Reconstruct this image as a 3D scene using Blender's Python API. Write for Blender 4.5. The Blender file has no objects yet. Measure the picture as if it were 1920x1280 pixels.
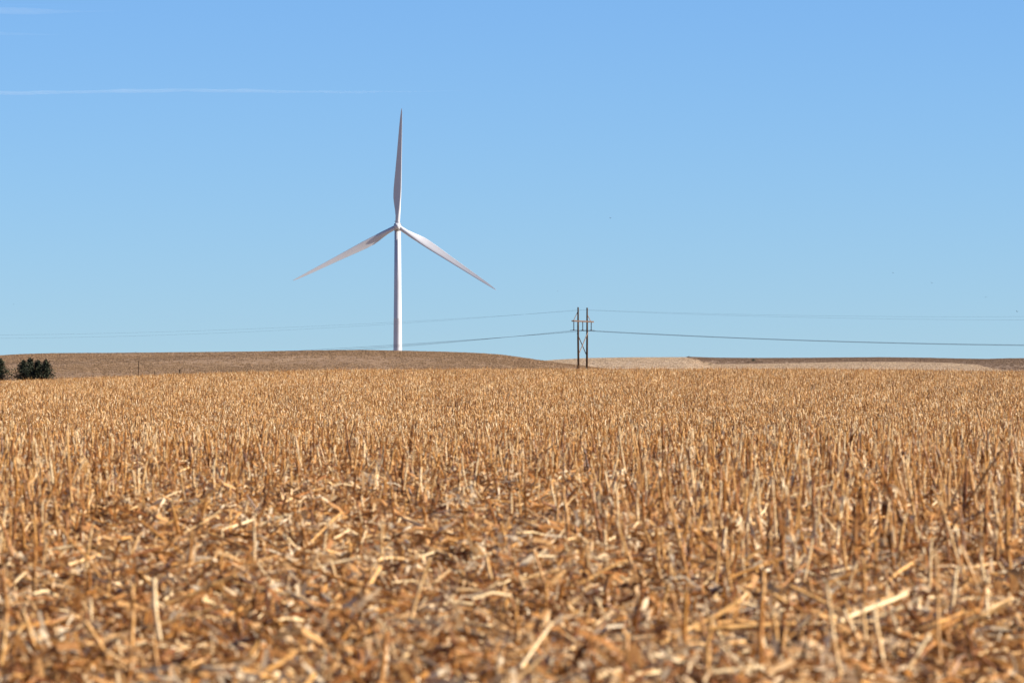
import bpy, bmesh, math, random
import numpy as np
from mathutils import Vector, Matrix, noise
scene = bpy.context.scene
R = math.radians
rng = np.random.default_rng(11)
random.seed(11)

# ------------------------------------------------------------------ camera, sky, sun, exposure
F = 200 / 36 * 1920            # focal length in photograph pixels
EYE = 690.0                    # photograph row of eye level; the camera is the world origin
cam = bpy.data.cameras.new('camera')
camo = bpy.data.objects.new('camera', cam)
scene.collection.objects.link(camo)
scene.camera = camo
camo.rotation_euler = (R(90), 0, 0)
cam.lens = 200
cam.sensor_width = 36
cam.shift_y = (EYE - 640) / 1920
cam.clip_start = 0.5
cam.clip_end = 200000
cam.dof.use_dof = True
cam.dof.focus_distance = 900
cam.dof.aperture_fstop = 7.8

SUN_EL, SUN_AZ = 28.0, 94.5    # azimuth clockwise from the viewing direction (+Y)
world = bpy.data.worlds.new('World')
scene.world = world
world.use_nodes = True
wn = world.node_tree
sky = wn.nodes.new('ShaderNodeTexSky')
sky.sky_type = 'NISHITA'
sky.sun_disc = False
sky.sun_elevation = R(SUN_EL)
sky.sun_rotation = R(SUN_AZ)
sky.altitude = 600
sky.air_density = 0.9
sky.dust_density = 0.0
sky.ozone_density = 6.0
# the sky is read a little above each direction (clear dry air: no bright band at the horizon) and tinted evenly
wt, wa, wv = wn.nodes.new('ShaderNodeTexCoord'), wn.nodes.new('ShaderNodeVectorMath'), wn.nodes.new('ShaderNodeVectorMath')
wa.operation, wv.operation = 'ADD', 'NORMALIZE'
wa.inputs[1].default_value = (0, 0, 0.012)
wn.links.new(wt.outputs['Generated'], wa.inputs[0])
wn.links.new(wa.outputs[0], wv.inputs[0])
wn.links.new(wv.outputs[0], sky.inputs[0])
wm = wn.nodes.new('ShaderNodeMix')
wm.data_type, wm.blend_type = 'RGBA', 'MULTIPLY'
wm.inputs[0].default_value = 1.0
wm.inputs[7].default_value = (0.62, 0.776, 1.0, 1)
wn.links.new(sky.outputs[0], wm.inputs[6])
wn.links.new(wm.outputs[2], wn.nodes['Background'].inputs[0])
wn.nodes['Background'].inputs[1].default_value = 0.0588

sl = bpy.data.lights.new('sun', 'SUN')
sl.energy = 5.0
sl.angle = R(0.53)
sl.color = (1.0, 0.935, 0.83)
so = bpy.data.objects.new('sun', sl)
scene.collection.objects.link(so)
sd = Vector((math.sin(R(SUN_AZ)) * math.cos(R(SUN_EL)), math.cos(R(SUN_AZ)) * math.cos(R(SUN_EL)), math.sin(R(SUN_EL))))
so.rotation_euler = sd.to_track_quat('Z', 'Y').to_euler()
so.location = (30, -30, 40)
scene.view_settings.view_transform = 'Standard'
scene.view_settings.look = 'None'
scene.view_settings.exposure = 1.3
scene.view_settings.gamma = 1.0
scene.cycles.max_bounces = 6
scene.cycles.diffuse_bounces = 2
scene.cycles.transparent_max_bounces = 8

# ------------------------------------------------------------------ helpers
def at(x, y, d):
    """photograph pixel -> point at depth d (metres) in front of the camera"""
    return Vector(((x - 960) / F * d, d, (EYE - y) / F * d))

def tag(o, label=None, cat=None, group=None, kind=None):
    if label: o['label'] = label
    if cat: o['category'] = cat
    if group: o['group'] = group
    if kind: o['kind'] = kind
    return o

def link(name, mesh, parent=None, col=None):
    o = bpy.data.objects.new(name, mesh)
    (col or scene.collection).objects.link(o)
    if parent: o.parent = parent
    return o

def empty(name, loc, rz=0):
    o = bpy.data.objects.new(name, None)
    scene.collection.objects.link(o)
    o.location = loc
    o.rotation_euler = (0, 0, rz)
    o.empty_display_size = 0.2
    return o

def mesh_of(name, v, f, mat=None, smooth=False, shade=None):
    me = bpy.data.meshes.new(name)
    me.from_pydata([tuple(p) for p in v], [], f)
    if mat: me.materials.append(mat)
    if smooth: me.polygons.foreach_set('use_smooth', [True] * len(me.polygons))
    if shade is not None:
        a = me.attributes.new('shade', 'FLOAT', 'POINT')
        a.data.foreach_set('value', np.asarray(shade, dtype=np.float32))
    me.update()
    return me

class MB:
    """collects pieces of one mesh; every vertex carries a 'shade' value of its piece"""
    def __init__(s): s.v, s.f, s.s = [], [], []
    def add(s, vs, fs, shade=0.5):
        n = len(s.v)
        s.v += [tuple(p) for p in vs]
        s.f += [tuple(i + n for i in q) for q in fs]
        s.s += list(shade) if hasattr(shade, '__len__') else [shade] * len(vs)
    def tube(s, pts, rad, n=8, shade=0.5, cap=True, flat=1.0):
        pts = [Vector(p) for p in pts]
        if not hasattr(rad, '__len__'): rad = [rad] * len(pts)
        vs, fs = [], []
        up = None
        for i, p in enumerate(pts):
            t = (pts[min(i + 1, len(pts) - 1)] - pts[max(i - 1, 0)]).normalized()
            if up is None:
                a = Vector((0, 0, 1)) if abs(t.z) < .9 else Vector((1, 0, 0))
                up = t.cross(a).normalized()
            up = (up - t * up.dot(t)).normalized()
            w = t.cross(up)
            for k in range(n):
                q = 2 * math.pi * k / n
                vs.append(p + (up * math.cos(q) + w * math.sin(q) * flat) * rad[i])
        for i in range(len(pts) - 1):
            for k in range(n):
                a, b = i * n + k, i * n + (k + 1) % n
                fs.append((a, b, b + n, a + n))
        if cap:
            fs.append(tuple(range(n - 1, -1, -1)))
            fs.append(tuple(range((len(pts) - 1) * n, len(pts) * n)))
        s.add(vs, fs, shade)
    def box(s, c, size, rot=None, shade=0.5):
        c = Vector(c)
        M = rot.to_matrix() if rot is not None else Matrix.Identity(3)
        vs = [c + M @ Vector((x * size[0] / 2, y * size[1] / 2, z * size[2] / 2)) for x in (-1, 1) for y in (-1, 1) for z in (-1, 1)]
        s.add(vs, [(0, 1, 3, 2), (4, 6, 7, 5), (0, 4, 5, 1), (2, 3, 7, 6), (0, 2, 6, 4), (1, 5, 7, 3)], shade)
    def bar(s, a, b, w, h, shade=0.5):
        a, b = Vector(a), Vector(b)
        s.box((a + b) / 2, ((b - a).length, w, h), (b - a).to_track_quat('X', 'Z'), shade)
    def strip(s, pts, wid, side, shade=0.5, curl=0.0):
        """a leaf-like strip; side = width direction"""
        vs, fs = [], []
        side = Vector(side).normalized()
        for i, p in enumerate(pts):
            p = Vector(p)
            t = Vector(pts[min(i + 1, len(pts) - 1)]) - Vector(pts[max(i - 1, 0)])
            nn = t.cross(side)
            if nn.length > 1e-6: nn.normalize()
            w = wid[i] if hasattr(wid, '__len__') else wid
            vs += [p - side * w / 2 + nn * curl * w, p + side * w / 2 + nn * curl * w * .6, ]
        for i in range(len(pts) - 1):
            fs.append((2 * i, 2 * i + 1, 2 * i + 3, 2 * i + 2))
        s.add(vs, fs, shade)
    def mesh(s, name, mat=None, smooth=False):
        return mesh_of(name, s.v, s.f, mat, smooth, s.s)
    def build(s, name, mat, parent=None, smooth=False):
        return link(name, s.mesh(name, mat, smooth), parent)

def new_mat(name):
    m = bpy.data.materials.new(name)
    m.use_nodes = True
    nt = m.node_tree
    return m, nt, nt.nodes['Principled BSDF']

def N(nt, t, **kw):
    n = nt.nodes.new(t)
    for k, v in kw.items(): setattr(n, k, v)
    return n

def ramp(nt, fac, stops, k=1.0):
    r = N(nt, 'ShaderNodeValToRGB')
    el = r.color_ramp.elements
    while len(el) < len(stops): el.new(0.5)
    for e, (p, c) in zip(el, stops):
        e.position = p
        e.color = (*(q * k for q in c), 1)
    nt.links.new(fac, r.inputs[0])
    return r.outputs[0]

def noise_tex(nt, scale, detail=4, rough=.55, vec=None, stretch=None):
    n = N(nt, 'ShaderNodeTexNoise')
    n.inputs['Scale'].default_value = scale
    n.inputs['Detail'].default_value = detail
    n.inputs['Roughness'].default_value = rough
    if vec is None:
        tc = N(nt, 'ShaderNodeTexCoord')
        vec = tc.outputs['Object']
    if stretch:
        mp = N(nt, 'ShaderNodeMapping')
        mp.inputs['Scale'].default_value = stretch
        nt.links.new(vec, mp.inputs[0])
        vec = mp.outputs[0]
    nt.links.new(vec, n.inputs['Vector'])
    return n.outputs['Fac']

def mix(nt, fac, a, b, mode='MIX'):
    m = N(nt, 'ShaderNodeMix', data_type='RGBA', blend_type=mode)
    for s_, v in ((0, fac), (6, a), (7, b)):
        if hasattr(v, 'is_linked'): nt.links.new(v, m.inputs[s_])
        else: m.inputs[s_].default_value = v if s_ == 0 else (*v, 1)
    return m.outputs[2]

def math_(nt, op, a, b=None):
    m = N(nt, 'ShaderNodeMath', operation=op)
    for i, v in enumerate((a, b)):
        if v is None: continue
        if hasattr(v, 'is_linked'): nt.links.new(v, m.inputs[i])
        else: m.inputs[i].default_value = v
    return m.outputs[0]

def bump(nt, bsdf, h, strength, dist):
    b = N(nt, 'ShaderNodeBump')
    b.inputs['Strength'].default_value = strength
    b.inputs['Distance'].default_value = dist
    nt.links.new(h, b.inputs['Height'])
    nt.links.new(b.outputs[0], bsdf.inputs['Normal'])

def smooth01(x): x = np.clip(x, 0, 1); return x * x * (3 - 2 * x)

# ------------------------------------------------------------------ materials
def ground_mat(name, stops, scale, fine, stretch=(1, 1, 1), b=(.4, .1)):
    m, nt, p = new_mat(name)
    a = noise_tex(nt, scale, 5, .6, stretch=stretch)
    c = noise_tex(nt, fine, 4, .65, stretch=stretch)
    f = math_(nt, 'ADD', math_(nt, 'MULTIPLY', a, .55), math_(nt, 'MULTIPLY', c, .45))
    nt.links.new(ramp(nt, f, stops, .73), p.inputs['Base Color'])
    p.inputs['Roughness'].default_value = .95
    p.inputs['Specular IOR Level'].default_value = .1
    bump(nt, p, c, *b)
    return m

M_soil = ground_mat('soil_and_chaff', [(.30, (.030, .014, .007)), (.45, (.07, .032, .013)), (.55, (.13, .06, .022)), (.68, (.26, .135, .05))], 3.0, 28, b=(.6, .02))
M_hill = ground_mat('dry_hill_grass', [(.32, (.20, .120, .066)), (.44, (.28, .174, .098)), (.55, (.34, .216, .123)), (.68, (.43, .29, .172))], .009, .07, (1, .35, 1), b=(.5, .5))
M_pale = ground_mat('pale_stubble_field', [(.30, (.40, .28, .18)), (.45, (.47, .34, .225)), (.55, (.52, .38, .255)), (.70, (.60, .45, .315))], .01, .12, (1, .3, 1), b=(.2, .4))
M_brown = ground_mat('brown_pasture', [(.32, (.13, .082, .056)), (.44, (.22, .145, .10)), (.54, (.31, .21, .14)), (.66, (.50, .36, .24))], .006, .05, (1, .25, 1), b=(.5, .5))
M_plain = ground_mat('dry_plain', [(.3, (.22, .155, .10)), (.5, (.31, .22, .14)), (.7, (.42, .31, .2))], .004, .05, b=(.3, .3))

def straw_mat(name, stops, spec=.35, rough=.5, trans=.0, along=60):
    """dry plant matter: colour from each piece's own 'shade', a streaky grain, a little light let through"""
    m, nt, p = new_mat(name)
    at_ = N(nt, 'ShaderNodeAttribute', attribute_name='shade')
    oi = N(nt, 'ShaderNodeObjectInfo')
    g = noise_tex(nt, along, 3, .6, stretch=(1, 1, .25))
    f = math_(nt, 'ADD', at_.outputs['Fac'], math_(nt, 'MULTIPLY', math_(nt, 'SUBTRACT', oi.outputs['Random'], .5), .28))
    f = math_(nt, 'ADD', f, math_(nt, 'MULTIPLY', math_(nt, 'SUBTRACT', g, .5), .45))
    c = ramp(nt, f, stops, .73)
    nt.links.new(c, p.inputs['Base Color'])
    p.inputs['Roughness'].default_value = rough
    p.inputs['Specular IOR Level'].default_value = spec
    if trans:
        t = N(nt, 'ShaderNodeBsdfTranslucent')
        nt.links.new(c, t.inputs[0])
        ms = N(nt, 'ShaderNodeMixShader')
        ms.inputs[0].default_value = trans
        nt.links.new(p.outputs[0], ms.inputs[1])
        nt.links.new(t.outputs[0], ms.inputs[2])
        nt.links.new(ms.outputs[0], nt.nodes['Material Output'].inputs[0])
    return m

ST_STALK = [(.05, (.070, .019, .003)), (.25, (.215, .069, .010)), (.47, (.48, .195, .037)), (.71, (.75, .395, .118)), (.96, (.95, .69, .37))]
ST_LEAF = [(.05, (.055, .015, .004)), (.25, (.20, .064, .013)), (.47, (.48, .198, .055)), (.71, (.79, .44, .165)), (.96, (.97, .765, .50))]
M_stalk = straw_mat('dry_corn_stalk', ST_STALK, .22, .45)
M_leaf = straw_mat('dry_corn_leaf', ST_LEAF, .12, .6, .32)

def plain_mat(name, col, rough=.6, spec=.4, var=.0, scale=2.0):
    m, nt, p = new_mat(name)
    if var:
        n = noise_tex(nt, scale, 4, .6)
        lo = tuple(c * (1 - var) for c in col); hi = tuple(min(1, c * (1 + var)) for c in col)
        nt.links.new(ramp(nt, n, [(.3, lo), (.7, hi)]), p.inputs['Base Color'])
    else:
        p.inputs['Base Color'].default_value = (*col, 1)
    p.inputs['Roughness'].default_value = rough
    p.inputs['Specular IOR Level'].default_value = spec
    return m

M_white = plain_mat('turbine_white_paint', (.48, .474, .488), .42, .45, .04, .15)
M_dark = plain_mat('dark_rubber_and_vent', (.03, .03, .032), .6)
M_gray = plain_mat('gray_metal', (.30, .30, .31), .5)
M_pole = plain_mat('weathered_brown_pole', (.05, .028, .016), .95, .05, .35, 1.2)
M_arm = plain_mat('weathered_tan_timber', (.11, .066, .043), .9, .2, .3, 1.5)
M_brace = plain_mat('pale_timber_brace', (.20, .14, .105), .9, .2, .3, 1.5)
M_insul = plain_mat('dark_glazed_insulator', (.035, .03, .035), .35)
M_wire = plain_mat('aluminium_wire', (.07, .075, .085), .7, .2)
M_bark = plain_mat('cedar_bark', (.09, .06, .04), .9, .1, .3, 4)
M_cedar = straw_mat('cedar_needles', [(.0, (.008, .012, .006)), (.5, (.026, .034, .015)), (1, (.075, .08, .036))], .2, .7, 0, 3)
M_shrub = straw_mat('bare_shrub_twigs', [(.0, (.05, .032, .022)), (.5, (.11, .075, .05)), (1, (.22, .15, .1))], .1, .9, 0, 2)
M_bird = plain_mat('dark_feathers', (.03, .027, .025), .8)
M_tuft = straw_mat('dry_hill_grass_blades', [(.05, (.25, .155, .084)), (.4, (.32, .20, .112)), (.7, (.375, .242, .137)), (1, (.45, .305, .18))], .1, .8, .2, 1.0)

M_stubble_far = straw_mat('pale_straw_blades', [(.05, (.46, .325, .20)), (.5, (.57, .415, .27)), (1, (.68, .52, .36))], .1, .8, .2, 1.0)

# ------------------------------------------------------------------ terrain
ROW_A = R(14)        # slant of the planted rows
PROF_Y = [-40, 0, 60, 74, 90, 110, 140, 165, 190, 213, 250, 300, 350, 400, 460, 533, 580, 640, 720, 850, 1000, 1300, 4000]
PROF_Z = [-1.36, -1.36, -1.36, -1.36, -1.45, -1.85, -2.55, -2.70, -2.50, -2.20, -1.93, -1.58, -1.26, -.97, -.70, -.46, -.50, -.8, -1.5, -2.8, -4.0, -5.2, -6.5]
def field_z(X, Y):
    X, Y = np.asarray(X, float), np.asarray(Y, float)
    z = np.interp(Y, PROF_Y, PROF_Z)
    k = smooth01((Y - 200) / 300)
    z = z + k * (-1.3 * smooth01((-X - 12) / 46) - .22 * smooth01((X - 22) / 34)) * np.clip((1300 - Y) / 500, 0, 1)
    near = smooth01((120 - Y) / 60)
    q = -X * math.sin(ROW_A) + Y * math.cos(ROW_A)
    z = z + near * (.030 * np.sin(q * 2 * math.pi / .76 + .5 * np.sin(X * .8)) + .045 * np.sin(X * 3.1 + 1.7 * np.sin(Y * 1.3)) * np.sin(Y * 2.3 + X * .7) + .03 * np.sin(X * 6.3 + Y * 4.1) * np.sin(Y * 5.2 - X * 2.0))
    z = z + near * (.035 * np.sin(X * 1.7 + Y * .55) * np.sin(Y * .9 - X * .6) + .03 * np.sin(X * .6 + 1.3) * np.cos(Y * .31))
    z = z + (1 - near) * (.05 * np.sin(X * .11 + Y * .023) + .04 * np.sin(X * .05 - Y * .041 + 2))
    return z

def grid_mesh(name, ys, us, fx, fz, mat):
    """rows at depths ys, columns us; fx(u, Y) -> X, fz(X, Y) -> Z"""
    U, YY = np.meshgrid(np.asarray(us, float), np.asarray(ys, float))
    XX = fx(U, YY)
    ZZ = fz(XX, YY)
    v = np.stack([XX, YY, ZZ], -1).reshape(-1, 3)
    r, c = U.shape
    i = (np.arange(r - 1)[:, None] * c + np.arange(c - 1)[None, :]).reshape(-1)
    f = np.stack([i, i + 1, i + c + 1, i + c], -1)
    me = mesh_of(name, v.tolist(), f.tolist(), mat, True)
    return me

ys = np.concatenate([np.concatenate([np.arange(-10, 20, 1.0), np.arange(20, 95, .19)]), np.arange(95, 240, 2.5), np.arange(240, 660, 4), np.arange(660, 1400, 20)])
us = np.linspace(-1, 1, 150)
o = link('field', grid_mesh('field', ys, us, lambda u, Y: u * (9 + .17 * np.maximum(Y, 0)), field_z, M_soil))
tag(o, kind='structure')

# the wide plain under and around everything, out to the horizon
pl_y = [-3000, -10, 400, 1200, 1400, 2400, 3000, 6000, 40000]
pl = grid_mesh('plain', pl_y, np.linspace(-1, 1, 9), lambda u, Y: u * 30000, lambda X, Y: np.interp(Y, [-3000, 400, 1200, 3000, 40000], [-7, -7, -7, -9, -14.0]), M_plain)
tag(link('plain', pl), kind='structure')

def ridge(name, crest_px, Yc, Y0, z0, Yb, zb, mat, xr, pw=1.0, n=160, wob=.25):
    """a rise whose skyline was measured in photograph pixels at depth Yc, built as ground in metres"""
    cx = np.array([(p[0] - 960) / F * Yc for p in crest_px])
    cz = np.array([(EYE - p[1]) / F * Yc for p in crest_px])
    def fz(X, Y):
        top = np.interp(X * Yc / np.minimum(Y, Yc), cx, cz)
        t = np.clip((Y - Y0) / (Yc - Y0), 0, 1) ** pw
        zf = z0 + (top - z0) * (t * t * (3 - 2 * t) * .5 + np.sin(t * math.pi / 2) * .5)
        tb = smooth01((Y - Yc) / (Yb - Yc))
        z = np.where(Y <= Yc, zf, top + (zb - top) * tb)
        return z + wob * np.sin(X * .021 + Y * .013) * np.sin(X * .009 - Y * .017) * np.clip(np.abs(Y - Yc) / 200, 0, 1)
    X0, X1 = (xr[0] - 960) / F * Yc, (xr[1] - 960) / F * Yc
    yy = np.concatenate([np.linspace(Y0, Yc, 40), np.linspace(Yc, Yb, 14)[1:]])
    o = link(name, grid_mesh(name, yy, np.linspace(X0, X1, n), lambda u, Y: u, fz, mat))
    tag(o, kind='structure')
    return fz

HILL = [(-700, 690), (-250, 676), (0, 667.5), (40, 665), (100, 663.2), (200, 662.8), (300, 662), (480, 660.5), (600, 658.3), (680, 657.8), (750, 659), (830, 660.5), (900, 663),
        (940, 666), (985, 672), (1040, 680), (1090, 686), (1140, 692), (1220, 700), (1500, 720)]
hill_z = ridge('hill', HILL, 2000, 1250, -5.5, 2500, -9, M_hill, (-700, 1500), wob=.35)
PALE = [(700, 700), (960, 683), (1040, 675.5), (1100, 672.3), (1180, 671), (1284, 670.6), (1300, 673), (1320, 679), (1340, 683.6), (1420, 683), (1500, 681.5), (1600, 679.2), (1690, 679.2),
        (1780, 681), (1832, 684.5), (1850, 689), (1872, 693), (1920, 698), (2300, 712)]
pale_z = ridge('pale_field', PALE, 3200, 2300, -7, 3600, -12, M_pale, (700, 2300), wob=.2, n=240)
BROWN = [(1000, 690), (1200, 676), (1280, 671.8), (1296, 670), (1340, 671.6), (1420, 672.2), (1500, 672), (1580, 671.4), (1650, 670.8), (1740, 671.8), (1800, 673.2), (1850, 674),
         (1890, 672.8), (1960, 672.4), (2200, 676), (2500, 690)]
brown_z = ridge('brown_rise', BROWN, 3900, 3300, -8, 4600, -14, M_brown, (1000, 2500), wob=.3, n=200)

# ------------------------------------------------------------------ scattering of uncountable stuff (geometry nodes on a point mesh)
def scatter(name, pts, rot, scl, idx, protos, kind='stuff'):
    col = bpy.data.collections.new(name + '_pieces')
    for i, me in enumerate(protos):
        link('%s_piece_%02d' % (name, i), me, col=col)
    n = len(pts)
    me = bpy.data.meshes.new(name)
    me.vertices.add(n)
    me.vertices.foreach_set('co', np.asarray(pts, np.float32).reshape(-1))
    for an, ty, fld, val in (('rot', 'FLOAT_VECTOR', 'vector', rot), ('scl', 'FLOAT_VECTOR', 'vector', scl)):
        a = me.attributes.new(an, ty, 'POINT')
        a.data.foreach_set(fld, np.asarray(val, np.float32).reshape(-1))
    a = me.attributes.new('idx', 'INT', 'POINT')
    a.data.foreach_set('value', np.asarray(idx, np.int32))
    me.update()
    o = link(name, me)
    g = bpy.data.node_groups.new(name, 'GeometryNodeTree')
    g.interface.new_socket('Geometry', in_out='INPUT', socket_type='NodeSocketGeometry')
    g.interface.new_socket('Geometry', in_out='OUTPUT', socket_type='NodeSocketGeometry')
    gi, go = g.nodes.new('NodeGroupInput'), g.nodes.new('NodeGroupOutput')
    ip = g.nodes.new('GeometryNodeInstanceOnPoints')
    ci = g.nodes.new('GeometryNodeCollectionInfo')
    ci.inputs['Collection'].default_value = col
    ci.inputs['Separate Children'].default_value = True
    ci.inputs['Reset Children'].default_value = True
    def na(nm, ty):
        q = g.nodes.new('GeometryNodeInputNamedAttribute')
        q.data_type = ty
        q.inputs['Name'].default_value = nm
        return q.outputs['Attribute']
    er = g.nodes.new('FunctionNodeEulerToRotation')
    g.links.new(na('rot', 'FLOAT_VECTOR'), er.inputs[0])
    g.links.new(gi.outputs[0], ip.inputs['Points'])
    g.links.new(ci.outputs[0], ip.inputs['Instance'])
    ip.inputs['Pick Instance'].default_value = True
    g.links.new(na('idx', 'INT'), ip.inputs['Instance Index'])
    g.links.new(er.outputs[0], ip.inputs['Rotation'])
    g.links.new(na('scl', 'FLOAT_VECTOR'), ip.inputs['Scale'])
    g.links.new(ip.outputs[0], go.inputs[0])
    md = o.modifiers.new('scatter', 'NODES')
    md.node_group = g
    o['kind'] = kind
    return o

# short dry grass that roughens the hill and its skyline
def tuft(seed, n, w, h):
    r = random.Random(seed)
    b = MB()
    for k in range(n):
        x, y = r.uniform(-w, w), r.uniform(-w, w)
        hh = h * r.uniform(.5, 1.1)
        dx, dy = r.uniform(-.35, .35) * hh, r.uniform(-.35, .35) * hh
        a = r.uniform(0, math.pi)
        b.strip([(x, y, -.05), (x + dx * .4, y + dy * .4, hh * .6), (x + dx, y + dy, hh)], [.12, .10, .02], (math.cos(a), math.sin(a), 0), r.uniform(.1, .9))
    return b.mesh('grass_tuft', M_tuft)
tufts = [tuft(i, 12, .8, .27) for i in range(6)]
n = 70000
ty = 2060 - 760 * rng.random(n) ** 1.25
tx = rng.uniform(-.125, .03, n) * ty * 1.05
keep = rng.random(n) < .35 + .65 * smooth01((np.sin(tx * .05 + ty * .012) + np.sin(tx * .021 - ty * .03) + .6))
tx, ty = tx[keep], ty[keep]
n = len(tx)
o = scatter('hill_grass', np.stack([tx, ty, hill_z(tx, ty)], -1), np.stack([np.zeros(n), np.zeros(n), rng.uniform(0, 6.28, n)], -1),
            np.repeat(rng.uniform(.5, 1.15, n)[:, None], 3, 1), rng.integers(0, 6, n), tufts)
tag(o, 'short tan dry grass covering the long hill', 'grass')
M_btuft = straw_mat('brown_pasture_blades', [(.05, (.17, .105, .068)), (.5, (.26, .17, .11)), (1, (.42, .29, .19))], .1, .8, .2, 1.0)
bt = [tuft(70 + i, 12, .7, .42) for i in range(4)]
for me in bt: me.materials[0] = M_btuft
n = 26000
ty = 3930 - 420 * rng.random(n) ** 1.4
tx = rng.uniform(.026, .1, n) * ty
o = scatter('pasture_grass', np.stack([tx, ty, brown_z(tx, ty)], -1), np.stack([np.zeros(n), np.zeros(n), rng.uniform(0, 6.28, n)], -1),
            np.repeat(rng.uniform(.7, 1.5, n)[:, None], 3, 1), rng.integers(0, 4, n), bt)
tag(o, 'rough brown grass on the far rise at right', 'grass')

pt = [tuft(40 + i, 10, .8, .3) for i in range(4)]
for me in pt: me.materials[0] = M_stubble_far
n = 30000
ty = 3220 - 520 * rng.random(n) ** 1.3
tx = rng.uniform(.0, .095, n) * ty
o = scatter('pale_field_grass', np.stack([tx, ty, pale_z(tx, ty)], -1), np.stack([np.zeros(n), np.zeros(n), rng.uniform(0, 6.28, n)], -1),
            np.repeat(rng.uniform(.6, 1.5, n)[:, None], 3, 1), rng.integers(0, 4, n), pt)
tag(o, 'thin pale straw on the far field behind the poles', 'grass')

# ------------------------------------------------------------------ wind turbine
DT = F / 3.86
hubp = at(745.5, 424.5, DT)
base_z = -9.0
turb = empty('wind_turbine', (at(745.6, 690, DT).x, DT, base_z))
tag(turb, 'tall white three-bladed wind turbine standing behind the brown hill', 'wind turbine')
YAW = R(0.5)
TOP = hubp.z - base_z
b = MB()
nseg = 40
hs = [0, .4, 8, 9.0, 9.12, 9.24, 20, 33, 33.12, 33.24, 50, TOP - 2.1]
H = TOP - 2.1
prof = []
for z in hs:
    t = z / H
    r_ = 2.28 + (1.52 - 2.28) * t ** .9
    if abs(z - 9.12) < .01 or abs(z - 33.12) < .01: r_ += .03
    prof.append(r_)
b.tube([(0, 0, z) for z in hs], prof, nseg)
b.build('tower', M_white, turb, True)
door = MB(); door.box((.5, -2.26, 2.6), (.9, .12, 2.2)); door.build('door', M_gray, turb)
head = Matrix.Translation((0, 0, TOP)) @ Matrix.Rotation(-YAW, 4, 'Z')      # local frame: -Y is the nose
# nacelle: a rounded box behind the rotor
bm = bmesh.new()
bmesh.ops.create_cube(bm, size=1)
for v in bm.verts:
    v.co = Vector((v.co.x * 3.5, v.co.y * 10.4 + 3.6, v.co.z * 3.7 + .1))
    if v.co.y > 5: v.co.x *= .82; v.co.z = v.co.z * .80 + .25
bmesh.ops.bevel(bm, geom=bm.edges[:], offset=.55, segments=3, affect='EDGES')
me = bpy.data.meshes.new('nacelle'); bm.to_mesh(me); bm.free(); me.materials.append(M_white)
nac = link('nacelle', me, turb)
nac.matrix_local = head
b = MB(); b.box((0, 7.0, 2.05), (1.5, 1.4, .5)); v_ = b.build('cooler', M_gray, nac)
b = MB(); b.tube([(-.9, 6.9, 1.3), (-.9, 6.9, 2.7)], .12, 6); b.bar((-1.6, 6.9, 2.4), (-.2, 6.9, 2.4), .12, .12)
for q in (-1.5, -.3): b.tube([(q, 6.9, 2.4), (q, 6.9, 2.8)], [.08, .22], 6)
b.build('wind_sensor', M_dark, nac)
b = MB(); b.tube([(0, 0, -2.25), (0, 0, -1.6)], [1.6, 1.75], 32); b.build('yaw_ring', M_gray, turb).matrix_local = head
# hub and nose cone
rotor_y = -3.6
hubf = head @ Matrix.Translation((0, rotor_y, 0))
b = MB()
lath = [(1.7, 1.6), (1.4, 1.85), (.2, 1.98), (-.8, 1.9), (-1.6, 1.5), (-2.1, .95), (-2.35, .42), (-2.4, .02)]
b.tube([(0, y, 0) for y, r_ in lath], [r_ for y, r_ in lath], 6)
hub = b.build('hub', M_white, turb)
hub.matrix_local = hubf
bv = hub.modifiers.new('round', 'BEVEL'); bv.width = .12; bv.segments = 2; bv.limit_method = 'ANGLE'; bv.angle_limit = R(20)
for k in range(3):
    a = R(62 + 120 * k)
    b = MB()
    b.box((math.sin(a) * 1.74, -.35, math.cos(a) * 1.74), (.7, .6, .14), Matrix.Rotation(a, 3, 'Y').to_quaternion())
    b.build('service_hatch', M_dark, hub)
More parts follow.
